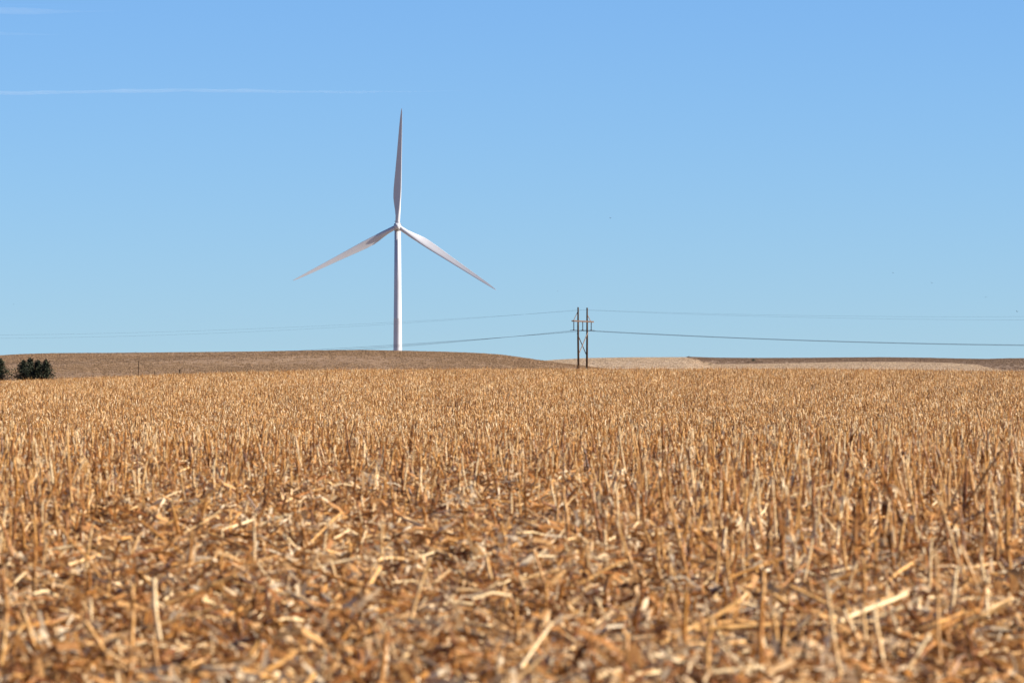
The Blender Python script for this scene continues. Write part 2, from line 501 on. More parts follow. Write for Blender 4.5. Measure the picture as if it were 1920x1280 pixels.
# blades
def blade_mesh():
    L = 57.0
    st = [(0.9, 2.2, 1.0, 20), (2.6, 2.2, 1.0, 20), (5, 2.3, .93, 19), (8, 2.9, .7, 17.5), (11, 3.5, .5, 15.5), (14, 3.95, .36, 13), (18, 3.95, .29, 10.5), (23, 3.5, .26, 8), (29, 2.9, .235, 5.8),
          (35, 2.4, .22, 4), (41, 1.95, .2, 2.6), (47, 1.5, .19, 1.4), (52, 1.05, .18, .6), (54.8, .66, .18, 0), (56.7, .28, .18, 0), (L, .07, .2, 0)]
    n = 24
    vs, fs = [], []
    for i, (s_, c, th, tw) in enumerate(st):
        tw = R(tw + 5)
        pb = -.052 * s_ - 2.4 * (s_ / L) ** 2                        # slight bend towards the wind
        rd = smooth01((th - .36) / .6)                   # 1 = round root, 0 = airfoil
        for k in range(n):
            q = 2 * math.pi * k / n
            xx = .5 * (1 + math.cos(q))                  # 1 = leading edge, 0 = trailing edge
            sgn = 1 if math.sin(q) >= 0 else -1
            t1 = 1 - xx
            yt = th * 2.6 * (.2969 * math.sqrt(max(t1, 0)) - .126 * t1 - .3516 * t1 ** 2 + .2843 * t1 ** 3 - .1015 * t1 ** 4) * 1.9
            cb = .035 * 4 * t1 * (1 - t1)
            ya = yt * sgn * (1 if sgn > 0 else .72) + cb
            ax = (xx - .68) * c; ay = ya * c
            cx = math.cos(q) * c / 2; cy = math.sin(q) * c / 2 * min(1, th * 1.0 + (1 - min(1, th)) * 0)
            px = ax + (cx - ax) * rd; py = ay + (cy - ay) * rd
            # +x = leading edge (right on the upper blade), +y = downwind
            X = px * math.cos(tw) - py * math.sin(tw) * -1
            Y = -px * math.sin(tw) + py * math.cos(tw)
            vs.append((X, Y + pb, s_))
    for i in range(len(st) - 1):
        for k in range(n):
            a, c2 = i * n + k, i * n + (k + 1) % n
            fs.append((a, c2, c2 + n, a + n))
    fs.append(tuple(range((len(st) - 1) * n, len(st) * n)))
    fs.append(tuple(range(n - 1, -1, -1)))
    return mesh_of('blade', vs, fs, M_white, True)
bme = blade_mesh()
for k, ang in enumerate((2.3, 122.9, 242.4)):
    bl = link('blade', bme, turb)
    bl.matrix_local = hubf @ Matrix.Rotation(R(ang), 4, 'Y')
bl0 = [c for c in turb.children if c.name.startswith('blade')]
bl0[0]['label'] = 'shaded blade pointing almost straight up'
bl0[1]['label'] = 'bright blade reaching down to the right'
bl0[2]['label'] = 'blade reaching down to the left with shadow at its root'

# ------------------------------------------------------------------ two-pole transmission structure and its wires
DP = F / 7.0
ln = Vector((.82, -.57, 0)).normalized()        # along the line: to the right it comes nearer
arm = Vector((.57, .82, 0)).normalized()        # along the crossarm: right end farther
pc = at(1092.5, 690, DP)
hf = empty('transmission_pole_pair', (pc.x, DP, -5.6))
tag(hf, 'brown wooden two-pole transmission structure with crossarm and X brace', 'power pole')
def hp(u, v, z): return arm * u + ln * v + Vector((0, 0, z + 5.6))     # z above eye level
def u_of(px): return ((px - 1092.5) / 7.0) / arm.x
uL, uR = u_of(1083.8), u_of(1101.0)
for u, zt, lean in ((uL, 16.2, .25), (uR, 16.1, -.12)):
    b = MB()
    b.tube([hp(u + lean, 0, -5.9), hp(u + lean * .8, 0, 0), hp(u, 0, 8), hp(u, 0, zt)], [.34, .31, .27, .21], 10)
    p_ = b.build('pole', M_pole, hf, True)
    c_ = MB(); c_.tube([hp(u, 0, zt - .02), hp(u, 0, zt + .12)], [.23, .17], 10); c_.build('pole_cap', M_dark, p_)
zA = 12.55
for v in (-.27, .27):
    b = MB(); b.bar(hp(u_of(1073.5), v, zA + .06), hp(u_of(1111.8), v, zA - .12), .2, .36); b.build('crossarm', M_arm, hf)
for (ua, za, ub, zb) in ((uL, 14.9, u_of(1076.2), zA + .1), (uR, 14.8, u_of(1109.3), zA - .05)):
    b = MB(); b.bar(hp(ua, -.2, za), hp(ub, -.2, zb), .12, .14); b.build('arm_brace', M_brace, hf)
for k, (ua, za, ub, zb) in enumerate(((uL, 9.3, uR, 3.7), (uR, 9.7, uL, 3.9))):
    v = -.3 if k == 0 else .3
    b = MB(); b.bar(hp(ua, v, za), hp(ub, v, zb), .13, .2); b.build('cross_brace', M_pole if k == 0 else M_brace, hf)
ins = []
for px in (1075.6, 1092.6, 1108.9):
    b = MB()
    u = u_of(px)
    pts, rad = [], []
    z = zA - .2
    while z > 10.35:
        pts += [hp(u, 0, z), hp(u, 0, z - .05), hp(u, 0, z - .1), hp(u, 0, z - .17)]
        rad += [.05, .19, .17, .05]
        z -= .2
    b.tube(pts, rad, 10)
    i_ = b.build('insulator_string', M_insul, hf)
    c_ = MB(); c_.bar(hp(u, -.35, 10.2), hp(u, .35, 10.2), .1, .14); c_.build('clamp', M_gray, i_)
    ins.append(u)

def wire(name, u, z0, left, right, label, rad, cat, group):
    """left / right: measured (px x, px y) along the span, turned into sag along the real line direction"""
    b = MB()
    p0 = pc + arm * u
    p0.z = z0
    def s_at(px):      # distance along the line where it crosses picture column px
        k = (px - 960) / F
        return (k * p0.y - p0.x) / (ln.x - k * ln.y)
    def fit(meas):
        S = np.array([s_at(q[0]) for q in meas])
        Z = np.array([(EYE - q[1]) / F * (p0.y + ln.y * s) for q, s in zip(meas, S)])
        A = np.stack([S, S * S], -1)
        return np.linalg.lstsq(A, Z - z0, rcond=None)[0]
    cl, cr = fit(left), fit(right)
    sl_, sr_ = s_at(-260), s_at(2180)
    pts = []
    for s in list(np.linspace(sl_, 0, 26)[:-1]) + list(np.linspace(0, sr_, 26)):
        c = cl if s < 0 else cr
        q = p0 + ln * s
        q.z = z0 + c[0] * s + c[1] * s * s
        pts.append(q)
    b.tube(pts, rad, 5)
    o = b.build(name, M_wire, None)
    return tag(o, label, cat, group)
gS, gC = 'shield wires on the pole tops', 'conductors under the crossarm'
zs = 15.6
wire('shield_wire', uL, zs, [(850, 600), (480, 621.5), (250, 629), (0, 634.5)], [(1180, 585.5), (1500, 594.5), (1700, 598), (1920, 599.8)], 'thin overhead wire from the left pole top, lower of the upper two', .0125, 'wire', gS)
wire('shield_wire', uR, zs, [(850, 597.5), (480, 616.5), (250, 623), (0, 628)], [(1180, 584.3), (1500, 591.5), (1700, 593), (1920, 593.6)], 'thin overhead wire from the right pole top, higher of the upper two', .0125, 'wire', gS)
zc = 10.1
for i, (dl, dr, lb) in enumerate(((2.6, .7, 'lowest of the three lower wires, hung from the left insulator'), (.2, 0, 'middle of the three lower wires, hung from the middle insulator'), (-2.2, -.9, 'highest of the three lower wires, hung from the right insulator'))):
    wire('conductor', ins[i], zc, [(850, 635 + dl * .8), (700, 652.2 + dl), (480, 667 + dl), (100, 678.5 + dl)], [(1180, 624.2 + dr * .3), (1500, 638 + dr), (1700, 643.2 + dr), (1920, 647.2 + dr)], lb, .026, 'wire', gC)
# armour rods thicken each conductor beside its clamp
for u in ins:
    b = MB(); b.tube([hp(u, -1.3, zc - .1), hp(u, -1.0, zc), hp(u, 1.0, zc), hp(u, 1.3, zc - .1)], [.03, .075, .075, .03], 6); b.build('armour_rod', M_insul, hf)

# ------------------------------------------------------------------ cedars, shrubs, posts
def cedar(x, ytop, ybase, wpx, d, label, seed, group=None):
    r = random.Random(seed)
    s = F / d
    p = at(x, ybase, d)
    h = (ybase - ytop) / s + .6
    w = wpx / s / 2
    t = empty('cedar_tree', (p.x, p.y, p.z - .6))
    tag(t, label, 'tree', group)
    b = MB()
    b.tube([(0, 0, -.3), (.03, 0, h * .4), (0, .02, h * .9)], [.14, .09, .02], 7)
    tr = b.build('trunk', M_bark, t, True)
    b = MB(); c = MB()
    nb = 70
    for k in range(nb):
        z = h * (.06 + .9 * (k / nb) ** 1.05)
        a = k * 2.4 + r.uniform(-.5, .5)
        f = z / h
        reach = w * (min(1, (1.03 - f) * 1.4) ** .95) * r.uniform(.5, 1.3)
        tip = Vector((math.cos(a) * reach, math.sin(a) * reach, z + reach * r.uniform(.05, .5)))
        b.tube([(0, 0, z * .92), tip * .6 + Vector((0, 0, z * .3 - tip.z * .02)) * .0 + Vector((0, 0, z * .36)), tip], [.03, .02, .008], 4)
        for j in range(34):
            q = r.uniform(.15, 1.08)
            cc = Vector((tip.x * q, tip.y * q, z * .95 + (tip.z - z * .95) * q)) + Vector((r.gauss(0, .13), r.gauss(0, .13), r.gauss(0, .12))) * (w / 1.2)
            sz = r.uniform(.10, .24)
            ax = Vector((r.gauss(0, 1), r.gauss(0, 1), r.gauss(.7, 1))).normalized()
            sd_ = ax.orthogonal().normalized()
            sd_.rotate(Matrix.Rotation(r.uniform(0, 6.28), 3, ax))
            sh = r.random()
            c.add([cc - sd_ * sz * .5, cc + ax * sz * 1.3, cc + sd_ * sz * .5, cc - ax * sz * .3], [(0, 1, 2, 3)], sh)
    for k in range(120):    # the pointed leader
        z = h * r.uniform(.86, 1.03)
        cc = Vector((r.gauss(0, .09), r.gauss(0, .09), z)) * 1.0
        sz = r.uniform(.06, .13); a = r.uniform(0, 3.1)
        c.add([cc - Vector((math.cos(a), math.sin(a), 0)) * sz * .5, cc + Vector((0, 0, sz * 1.4)), cc + Vector((math.cos(a), math.sin(a), 0)) * sz * .5], [(0, 1, 2)], r.random())
    b.build('limb', M_bark, tr)['kind'] = 'stuff'
    c.build('crown', M_cedar, t)['kind'] = 'stuff'
    return t
gT = 'dark cedars at the left edge of the field'
cedar(1, 673.5, 713, 40, 1100, 'dark cedar cut off by the left edge of the picture', 3, gT)
cedar(44, 677, 713, 40, 1098, 'short wide cedar at the left end of the dark clump', 5, gT)
cedar(57, 672, 713, 38, 1102, 'tallest cedar in the middle of the dark clump', 8, gT)
cedar(71, 675.5, 713, 36, 1100, 'cedar right of the tallest one in the dark clump', 13, gT)
cedar(86.5, 674.5, 713, 30, 1097, 'narrow pointed cedar at the right end of the dark clump', 21, gT)

def shrub(x, y, wpx, hpx, d, label, seed, mat=M_shrub, group=None):
    r = random.Random(seed)
    ter, Ya, Yb_ = (brown_z, 3400, 3895) if d > 3500 else (pale_z, 2500, 3215)
    cand = np.linspace(Ya, Yb_, 400)                       # where the slope itself shows at that row
    zz = ter((x - 960) / F * cand, cand)
    d = float(cand[np.argmin(np.abs(EYE - zz / cand * F - y))])
    s = F / d
    p = Vector(((x - 960) / F * d, d, float(ter(np.array([(x - 960) / F * d]), np.array([d]))[0])))
    w, h = wpx / s / 2, hpx / s
    t = empty('shrub', (p.x, p.y, p.z - .3))
    tag(t, label, 'shrub', group)
    b = MB(); c = MB()
    for k in range(26):
        a = r.uniform(0, 6.28); e = r.random() ** .6
        tip = Vector((math.cos(a) * w * e, math.sin(a) * w * e, h * r.uniform(.6, 1.05) * (1.05 - .5 * e)))
        b.tube([(tip.x * .25, tip.y * .25, -.2), tip * .6, tip], [.05, .035, .01], 4, r.random())
        for j in range(22):
            cc = tip * r.uniform(.35, 1.0) + Vector((r.gauss(0, .22), r.gauss(0, .22), r.gauss(0, .15)))
            sz = r.uniform(.1, .3); a2 = Vector((r.gauss(0, 1), r.gauss(0, 1), r.gauss(0, 1))).normalized(); s2 = a2.orthogonal().normalized()
            c.add([cc - s2 * sz * .4, cc + a2 * sz, cc + s2 * sz * .4], [(0, 1, 2)], r.random())
    b.build('stem', mat, t)['kind'] = 'stuff'
    c.build('crown', mat, t)['kind'] = 'stuff'
gB = 'shrubs on the far rise at right'
shrub(1291, 671.5, 13, 5.5, 3220, 'low brown shrub where the pale field meets the brown rise', 1, group=gB)
shrub(1301, 674.5, 12, 4.0, 3225, 'small brown shrub just right of the skyline shrub', 2, group=gB)
shrub(1316, 679, 14, 4.0, 3222, 'brown shrub halfway down the bank below the skyline shrub', 3, group=gB)
shrub(1331, 684, 15, 3.5, 3215, 'dark flat shrub at the foot of the bank', 4, M_cedar, group=gB)
shrub(1412, 677, 13, 7.0, 3760, 'lone dark bush on the brown rise', 6, M_cedar, gB)
shrub(1402, 680, 18, 3.5, 3740, 'low brown brush left of the lone dark bush', 7, group=gB)
shrub(1424, 680, 18, 3.5, 3740, 'low brown brush right of the lone dark bush', 9, group=gB)
shrub(1845, 688, 16, 4.0, 3215, 'brown brush on the slope near the right edge', 10, group=gB)
shrub(1860, 692, 18, 3.5, 3205, 'brown brush lower on the slope near the right edge', 12, group=gB)

def post(x, ytop, ybase, d, rad, label, arm_=None):
    p = at(x, ybase, d)
    h = (ybase - ytop) * d / F
    b = MB()
    b.tube([(0, 0, -.4), (0, 0, h * .5), (.02, 0, h)], [rad, rad * .93, rad * .85], 8)
    b.tube([(.02, 0, h), (.02, 0, h + .06)], [rad * 1.05, rad * .7], 8)
    if arm_: b.bar((-arm_, 0, h * .93), (arm_, 0, h * .93), .07, .08)
    o = b.build('post', M_pole, None)
    o.location = p
    return tag(o, label, 'post', 'posts behind the stubble field')
post(259.6, 677, 708, 1150, .085, 'tall thin dark post in front of the hill, right of the cedars')
post(336.8, 692.5, 706, 1150, .12, 'short stubby dark post right of the tall thin post', .22)
post(290, 696, 707, 1150, .07, 'short pale-topped post between the tall post and the stubby post')

# ------------------------------------------------------------------ birds
def bird(x, y, d, span, flap, rz, roll, label):
    b = MB()
    b.tube([(0, -.5, 0), (0, -.4, .01), (0, -.15, 0), (0, .15, 0), (0, .3, .02), (0, .42, .03), (0, .5, .02)], [.02, .05, .11, .12, .07, .07, .01], 7)
    body = b.mesh('body', M_bird, True)
    root = empty('bird', at(x, y, d))
    root.scale = (span * 1.7,) * 3
    root.rotation_euler = (0, roll, rz)
    link('body', body, root)
    for sg in (-1, 1):
        w = MB()
        z = math.sin(flap)
        c = math.cos(flap)
        top = [(sg * .05, .16, .03), (sg * .5 * c, .2, .03 + .45 * z), (sg * 1.0 * c, -.05, .03 + .7 * z), (sg * .48 * c, -.12, .02 + .42 * z), (sg * .05, -.18, .02)]
        bot = [(q[0], q[1], q[2] - .03) for q in top]
        w.add(top + bot, [(0, 1, 3, 4), (1, 2, 3), (5, 9, 8, 6), (6, 8, 7)] + [(i, i + 5, (i + 1) % 5 + 5, (i + 1) % 5) for i in range(5)])
        w.build('wing', M_bird, root)
    t = MB(); t.box((0, -.58, 0), (.12, .26, .02)); t.build('tail', M_bird, root)
    tag(root, label, 'bird', 'small birds in the sky')
for a in ((1144.5, 409, 900, .16, .5, .6, .2, 'tiny dark bird high in the sky above the power poles'),
          (1045.5, 546, 900, .12, .2, -.5, 0, 'tiny dark bird between the turbine and the power poles'),
          (1674.5, 511.5, 950, .12, .4, 1.0, .1, 'highest of the small birds at the right of the sky'),
          (1747, 530, 950, .13, -.2, .4, .5, 'small bird second from the left in the right-hand row of birds'),
          (1848, 557, 950, .16, .05, .1, 0, 'bird with wings spread flat, near the right edge of the sky'),
          (1907, 584, 900, .17, .6, .7, .3, 'small dark bird closest to the right edge of the picture'),
          (1552, 637.5, 950, .11, .3, .2, 0, 'small bird just over the lower wires right of the poles'),
          (25.5, 570.5, 950, .11, .2, -.2, 0, 'tiny bird low in the sky at the left edge'),
          (254, 660, 950, .13, .5, .5, 0, 'small bird just above the hill skyline at left')):
    bird(*a)

# ------------------------------------------------------------------ high vapour trails
def trail(pts, d, rad, dens, label, flat=1.0):
    m = bpy.data.materials.new('ice_vapour')
    m.use_nodes = True
    nt = m.node_tree
    for nd in list(nt.nodes):
        if nd.type != 'OUTPUT_MATERIAL': nt.nodes.remove(nd)
    v = nt.nodes.new('ShaderNodeVolumeScatter')
    v.inputs['Color'].default_value = (1, 1, 1, 1)
    v.inputs['Density'].default_value = dens
    v.inputs['Anisotropy'].default_value = 0.0
    nt.links.new(v.outputs[0], nt.nodes['Material Output'].inputs['Volume'])
    b = MB()
    P = [at(x, y, d + dd) for x, y, dd in pts]
    b.tube(P, [r_ * d / F for r_ in rad], 14)
    o = b.build('contrail', m, None, True)
    return tag(o, label, 'contrail', None, 'stuff')
xs = np.linspace(-260, 930, 64)
pp = [(x, 171 + 1.3 * math.sin(x * .012 + .4) + 2.6 * smooth01((200 - x) / 200) + .5 * math.sin(x * .05) + 1.2 * smooth01((x - 500) / 300), 0) for x in xs]
rr = [max(.05, (3.6 + .5 * math.sin(x * .031) + .35 * math.sin(x * .083 + 1)) * float(smooth01((930 - x) / 600)) ** .65) for x in xs]
trail(pp, 60000, rr, 1.0 / 430, 'long thin white vapour trail crossing the left half of the sky')
xs = np.linspace(-300, 260, 30)
trail([(x, 20 + 2 * math.sin(x * .013), 0) for x in xs], 60000, [max(.05, (7 + 1.5 * math.sin(x * .03)) * float(smooth01((260 - x) / 300)) ** .8) for x in xs], 1.0 / 1100, 'faint broad vapour wisp in the top left corner of the sky')
trail([(x, 63 + 2 * math.sin(x * .017), 0) for x in np.linspace(-300, 180, 24)], 60000, [max(.05, 5 * float(smooth01((180 - x) / 260))) for x in np.linspace(-300, 180, 24)], 1.0 / 1300, 'very faint vapour wisp below the one in the top left corner')

# ------------------------------------------------------------------ corn stubble
def stalk_parts(seed, h, lod=0):
    """returns (stalk MB, leaf MB): a cut corn stalk about h metres tall with nodes, ragged top and torn sheaths"""
    r = random.Random(seed)
    st, lf = MB(), []
    x = y = z = 0.0
    lean = Vector((r.gauss(0, .09), r.gauss(0, .09), 1)).normalized()
    pts, rad, nodes = [], [], []
    r0 = r.uniform(.0085, .0125)
    step = r.uniform(.10, .15)
    p = Vector((0, 0, -.03))
    pts.append(p.copy()); rad.append(r0 * 1.35)
    p = Vector((0, 0, .015)); pts.append(p.copy()); rad.append(r0 * 1.2)
    while p.z < h:
        d = (lean + Vector((r.gauss(0, .045), r.gauss(0, .045), 0))).normalized()
        L = min(step * r.uniform(.8, 1.15), h - p.z + .01)
        if lod == 0:
            pts.append(p + d * L * .12); rad.append(r0 * .95)
            pts.append(p + d * L * .85); rad.append(r0 * .9)
        p = p + d * L
        pts.append(p.copy()); rad.append(r0 * (1.22 if lod == 0 else 1.0))
        nodes.append((p.copy(), d.copy()))
        r0 *= .96
    sh = min(1, max(.2, r.gauss(.52, .21)))
    shades = []
    nn = 7 if lod == 0 else 3
    for i in range(len(pts)):
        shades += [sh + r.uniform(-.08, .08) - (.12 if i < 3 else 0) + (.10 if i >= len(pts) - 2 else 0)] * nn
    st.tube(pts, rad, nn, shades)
    # ragged top: splinters
    top = pts[-1]
    for k in range(r.randint(1, 3) if lod == 0 else 1):
        a = r.uniform(0, 6.28)
        o_ = Vector((math.cos(a), math.sin(a), 0))
        q = top + o_ * r0 * .7
        hh = r.uniform(.015, .06)
        st.strip([q - Vector((0, 0, .02)), q + Vector((o_.x * .01, o_.y * .01, hh * .6)), q + Vector((o_.x * .03, o_.y * .03, hh))], [r0 * 1.1, r0 * .8, r0 * .2], (-o_.y, o_.x, 0), sh + .25)
    # torn sheath and leaf strips at the nodes
    for (q, d) in nodes[:-1] if len(nodes) > 1 else nodes:
        if r.random() < (.62 if lod == 0 else .35):
            a = r.uniform(0, 6.28)
            o_ = Vector((math.cos(a), math.sin(a), 0)); s_ = Vector((-o_.y, o_.x, 0))
            w = r.uniform(.012, .028)
            L = r.uniform(.05, .22)
            up = r.uniform(-.2, 1.0)
            ps = [q + o_ * r0, q + o_ * (r0 + L * .25) + Vector((0, 0, L * .35 * up)), q + o_ * (r0 + L * .5) + Vector((0, 0, L * (.45 * up - .1))), q + o_ * (r0 + L * .68) + Vector((0, 0, L * (.2 * up - .42)))]
            if lod: ps = [ps[0], ps[1], ps[3]]
            ww = [w * .7, w, w * .8, w * .25] if not lod else [w * .8, w, w * .3]
            l_ = MB(); lf.append(l_)
            l_.strip(ps, ww, s_ + Vector((0, 0, r.uniform(-.4, .4))), min(1, max(0, r.gauss(.62, .2))))
        if lod == 0 and r.random() < .5:      # sheath hugging the stalk, loosened at its top
            a = r.uniform(0, 6.28)
            o_ = Vector((math.cos(a), math.sin(a), 0)); s_ = Vector((-o_.y, o_.x, 0))
            L = r.uniform(.06, .13)
            l_ = MB(); lf.append(l_)
            l_.strip([q - d * L + o_ * r0 * 1.15, q - d * L * .4 + o_ * r0 * 1.3, q + o_ * (r0 * 1.5 + .006), q + d * .03 + o_ * (r0 * 2 + .018)], [r0 * 1.9, r0 * 2.1, r0 * 1.9, r0 * .6], s_, min(1, max(0, r.gauss(.6, .2))))
    return st, lf

def fuse(ls):
    m = MB()
    for l in ls: m.add(l.v, l.f, l.s)
    return m

def joined(st, lf, name):
    me = mesh_of(name, st.v + lf.v, st.f + [tuple(i + len(st.v) for i in f) for f in lf.f], None, False, st.s + lf.s)
    me.materials.append(M_stalk); me.materials.append(M_leaf)
    mi = [0] * len(st.f) + [1] * len(lf.f)
    me.polygons.foreach_set('material_index', mi)
    return me

NV = 18
SP = [stalk_parts(100 + i, .55 * (.8 + .4 * (i % 6) / 5)) for i in range(NV)]
SH = [.55 * (.8 + .4 * (i % 6) / 5) for i in range(NV)]
stalk_me = [s_.mesh('corn_stalk', M_stalk, True) for s_, l_ in SP]
leaf_me = [[l.mesh('dry_leaf', M_leaf) for l in l_] for s_, l_ in SP]
stalk_join = [joined(s_, fuse(l_), 'corn_stalk_near') for s_, l_ in SP]

# row pattern of the planter: rows 0.76 m apart, running across the view at a slant
def rows(y0, y1, half, sp, seed):
    g = np.random.default_rng(seed)
    t = np.array([math.cos(ROW_A), math.sin(ROW_A)]); nrm = np.array([-t[1], t[0]])
    W = half(y1) * 1.1
    ks = np.arange(int((y0 * nrm[1] - W * abs(nrm[0])) / .76) - 2, int((y1 * nrm[1] + W * abs(nrm[0])) / .76) + 3)
    out = []
    for k in ks:
        m = int((2 * W + (y1 - y0) * t[1]) / sp)
        s = y0 * t[1] - W + np.arange(m) * sp + g.normal(0, sp * .28, m)
        c = k * .76 + g.normal(0, .035, m)
        out.append(np.outer(s, t) + np.outer(c, nrm))
    P = np.concatenate(out)
    hw = half(P[:, 1])
    return P[(P[:, 1] > y0) & (P[:, 1] < y1) & (np.abs(P[:, 0]) < hw)]

def blotch(X, Y, a):    # slow 0..1 variation over the field
    return .5 + .25 * np.sin(X * a + 1.3 * np.sin(Y * a * .7)) + .25 * np.sin(Y * a * 1.3 - X * a * .6 + 2.0)

half_near = lambda Y: .112 * np.maximum(Y, 0) + 2.2
P = rows(22, 112, half_near, .165, 5)
X, Y = P[:, 0], P[:, 1]
u = X / Y
g = np.random.default_rng(8)
px = 960 + u * F
# where the combine and the wheels flattened the stubble: bare strip in front, thinner middle
front = 33.0 + 5.5 * np.exp(-((px - 560) / 330.0) ** 2) + 2.0 * np.exp(-((px - 1180) / 160.0) ** 2)
mid = np.exp(-(np.maximum(np.abs(px - 640) - 330, 0) / 130.0) ** 2) * (1 - smooth01((Y - 46) / 18))      # trampled middle
dens = np.where(Y < front, .42, .62 + .38 * smooth01((Y - front) / 10)) * (1 - .62 * mid * (Y >= front))
dens = dens * np.where((Y >= front) & (blotch(X, Y, 1.1) < .25), .4, 1.0)
keep = g.random(len(P)) < dens * .93
X, Y, px, mid = X[keep], Y[keep], px[keep], mid[keep]
hgt = .385 - .10 * mid + .10 * smooth01((px - 1100) / 420) + .07 * smooth01((260 - px) / 260)
hgt = hgt * (1 + g.normal(0, .22, len(X))) * np.where(g.random(len(X)) < .22, .55, 1.0)
hgt = np.where(g.random(len(X)) < .06, hgt * 1.4, hgt)
hgt = np.where(Y < 33, hgt * .66, hgt)
hgt = np.clip(hgt, .1, .85)
vi = g.integers(0, NV, len(X))
sc = hgt / np.array(SH)[vi]
lx, ly = g.normal(0, .15, len(X)), g.normal(0, .15, len(X))
bent = g.random(len(X)) < .20
lx = np.where(bent, g.normal(0, .6, len(X)), lx); ly = np.where(bent, g.normal(0, .6, len(X)), ly)
rz = g.uniform(0, 6.28, len(X))
Z = field_z(X, Y)
thick = g.uniform(.66, 1.08, len(X))
# the 300 that show largest stand as things of their own
inframe = np.abs(px - 960) < 985
size = hgt / Y * np.where(inframe, 1, .01)
order = np.argsort(-size)
near_i = order[:300]
mask = np.ones(len(X), bool); mask[near_i] = False

def place(px_):
    return ['at far left', 'left of centre', 'left of the turbine', 'under the turbine', 'below the poles', 'right of the poles', 'towards the right', 'at far right'][min(7, max(0, int(px_ // 240)))]
stalk_lab = {}
for i in near_i:
    i = int(i)
    v = int(vi[i])
    o = link('corn_stalk', stalk_me[v])
    o.location = (X[i], Y[i], Z[i])
    o.rotation_euler = (lx[i], ly[i], rz[i])
    o.scale = (thick[i] * 1.0, thick[i] * 1.0, sc[i])
    for lm in leaf_me[v]:
        link('dry_leaf', lm, o)
    hw = 'tall' if hgt[i] > .62 else 'knee-high' if hgt[i] > .47 else 'short' if hgt[i] > .3 else 'stubby'
    tw = 'thick' if thick[i] > .96 else 'slender' if thick[i] < .78 else ''
    ln_ = math.degrees(ly[i])
    lw = 'leaning right' if ln_ > 7 else 'leaning left' if ln_ < -7 else 'upright'
    cl = 'nearest bare strip' if Y[i] < 33 else 'front rows' if Y[i] < 37 else 'second rows' if Y[i] < 41 else 'rows behind'
    key = ' '.join(('%s %s corn stalk %s in the %s %s' % (hw, tw, lw, cl, place(px[i]))).split())
    stalk_lab.setdefault(key, []).append((px[i], o))
ORD = ['leftmost', 'second', 'third', 'fourth', 'fifth', 'sixth', 'seventh', 'eighth', 'ninth', 'tenth', 'eleventh', 'twelfth', 'thirteenth', 'fourteenth', 'fifteenth', 'sixteenth', 'seventeenth', 'eighteenth', 'nineteenth', 'twentieth', 'twenty-first', 'twenty-second', 'twenty-third', 'twenty-fourth']
for key, ls in stalk_lab.items():
    ls.sort(key=lambda q: q[0])
    for k, (_, o) in enumerate(ls):
        lb = key if len(ls) == 1 else '%s %s' % (ORD[min(k, 23)], key)
        tag(o, lb, 'corn stalk', 'cut corn stalks standing in the foreground')
r3 = np.stack([lx, ly, rz], -1)[mask]
s3 = np.stack([thick, thick, sc], -1)[mask]
o = scatter('corn_stubble', np.stack([X, Y, Z], -1)[mask], r3, s3, vi[mask], stalk_join)
tag(o, 'dense tan cut corn stubble behind the foremost stalks', 'stubble')

# the far slope: short lengths of row, six to eight stalks each
def row_clump(seed):
    r = random.Random(seed)
    st, lf = MB(), MB()
    for k in range(7):
        a, l = stalk_parts(seed * 31 + k, r.uniform(.16, .42), 1)
        l = fuse(l)
        ox, oy = (k - 3) * .165 + r.gauss(0, .05), r.gauss(0, .09)
        q = Matrix.Rotation(r.gauss(0, .16), 3, 'Y') @ Matrix.Rotation(r.gauss(0, .16), 3, 'X')
        for src, dst in ((a, st), (l, lf)):
            vs = [q @ Vector(v) * 1.0 + Vector((ox, oy, 0)) for v in src.v]
            vs = [Vector((v.x, v.y, v.z)) for v in vs]
            dst.add(vs, src.f, src.s)
    for k in range(12):     # loose leaves and husks caught between the stalks
        c = Vector((r.uniform(-.55, .55), r.gauss(0, .22), r.uniform(.02, .26)))
        a = r.uniform(0, 6.28); e = r.gauss(0, .8)
        d = Vector((math.cos(a) * math.cos(e), math.sin(a) * math.cos(e), math.sin(e)))
        L = r.uniform(.06, .2); s_ = d.orthogonal().normalized(); w = r.uniform(.02, .045)
        lf.strip([c - d * L / 2, c + Vector((0, 0, .03)), c + d * L / 2], [w * .6, w, w * .3], s_, min(1, r.gauss(.72, .16)))
    return joined(st, lf, 'row_of_stubble')
clumps = [row_clump(i + 1) for i in range(14)]
half_far = lambda Y: .104 * Y + 3
P = rows(150, 640, half_far, 1.13, 21)
g = np.random.default_rng(4)
X, Y = P[:, 0], P[:, 1]
keep = g.random(len(P)) < .93
X, Y = X[keep], Y[keep]
n = len(X)
sz = g.uniform(.72, 1.15, n) * (.86 + .22 * blotch(X, Y, .05)) * np.where(g.random(n) < .1, 1.5, 1.0)
o = scatter('far_corn_stubble', np.stack([X, Y, field_z(X, Y)], -1), np.stack([g.normal(0, .03, n), g.normal(0, .03, n), ROW_A + g.normal(0, .12, n) + math.pi * g.integers(0, 2, n)], -1),
            np.stack([np.ones(n), np.ones(n) * 1.2, sz], -1), g.integers(0, 14, n), clumps)
tag(o, 'fine tan corn stubble covering the far slope up to the skyline', 'stubble')

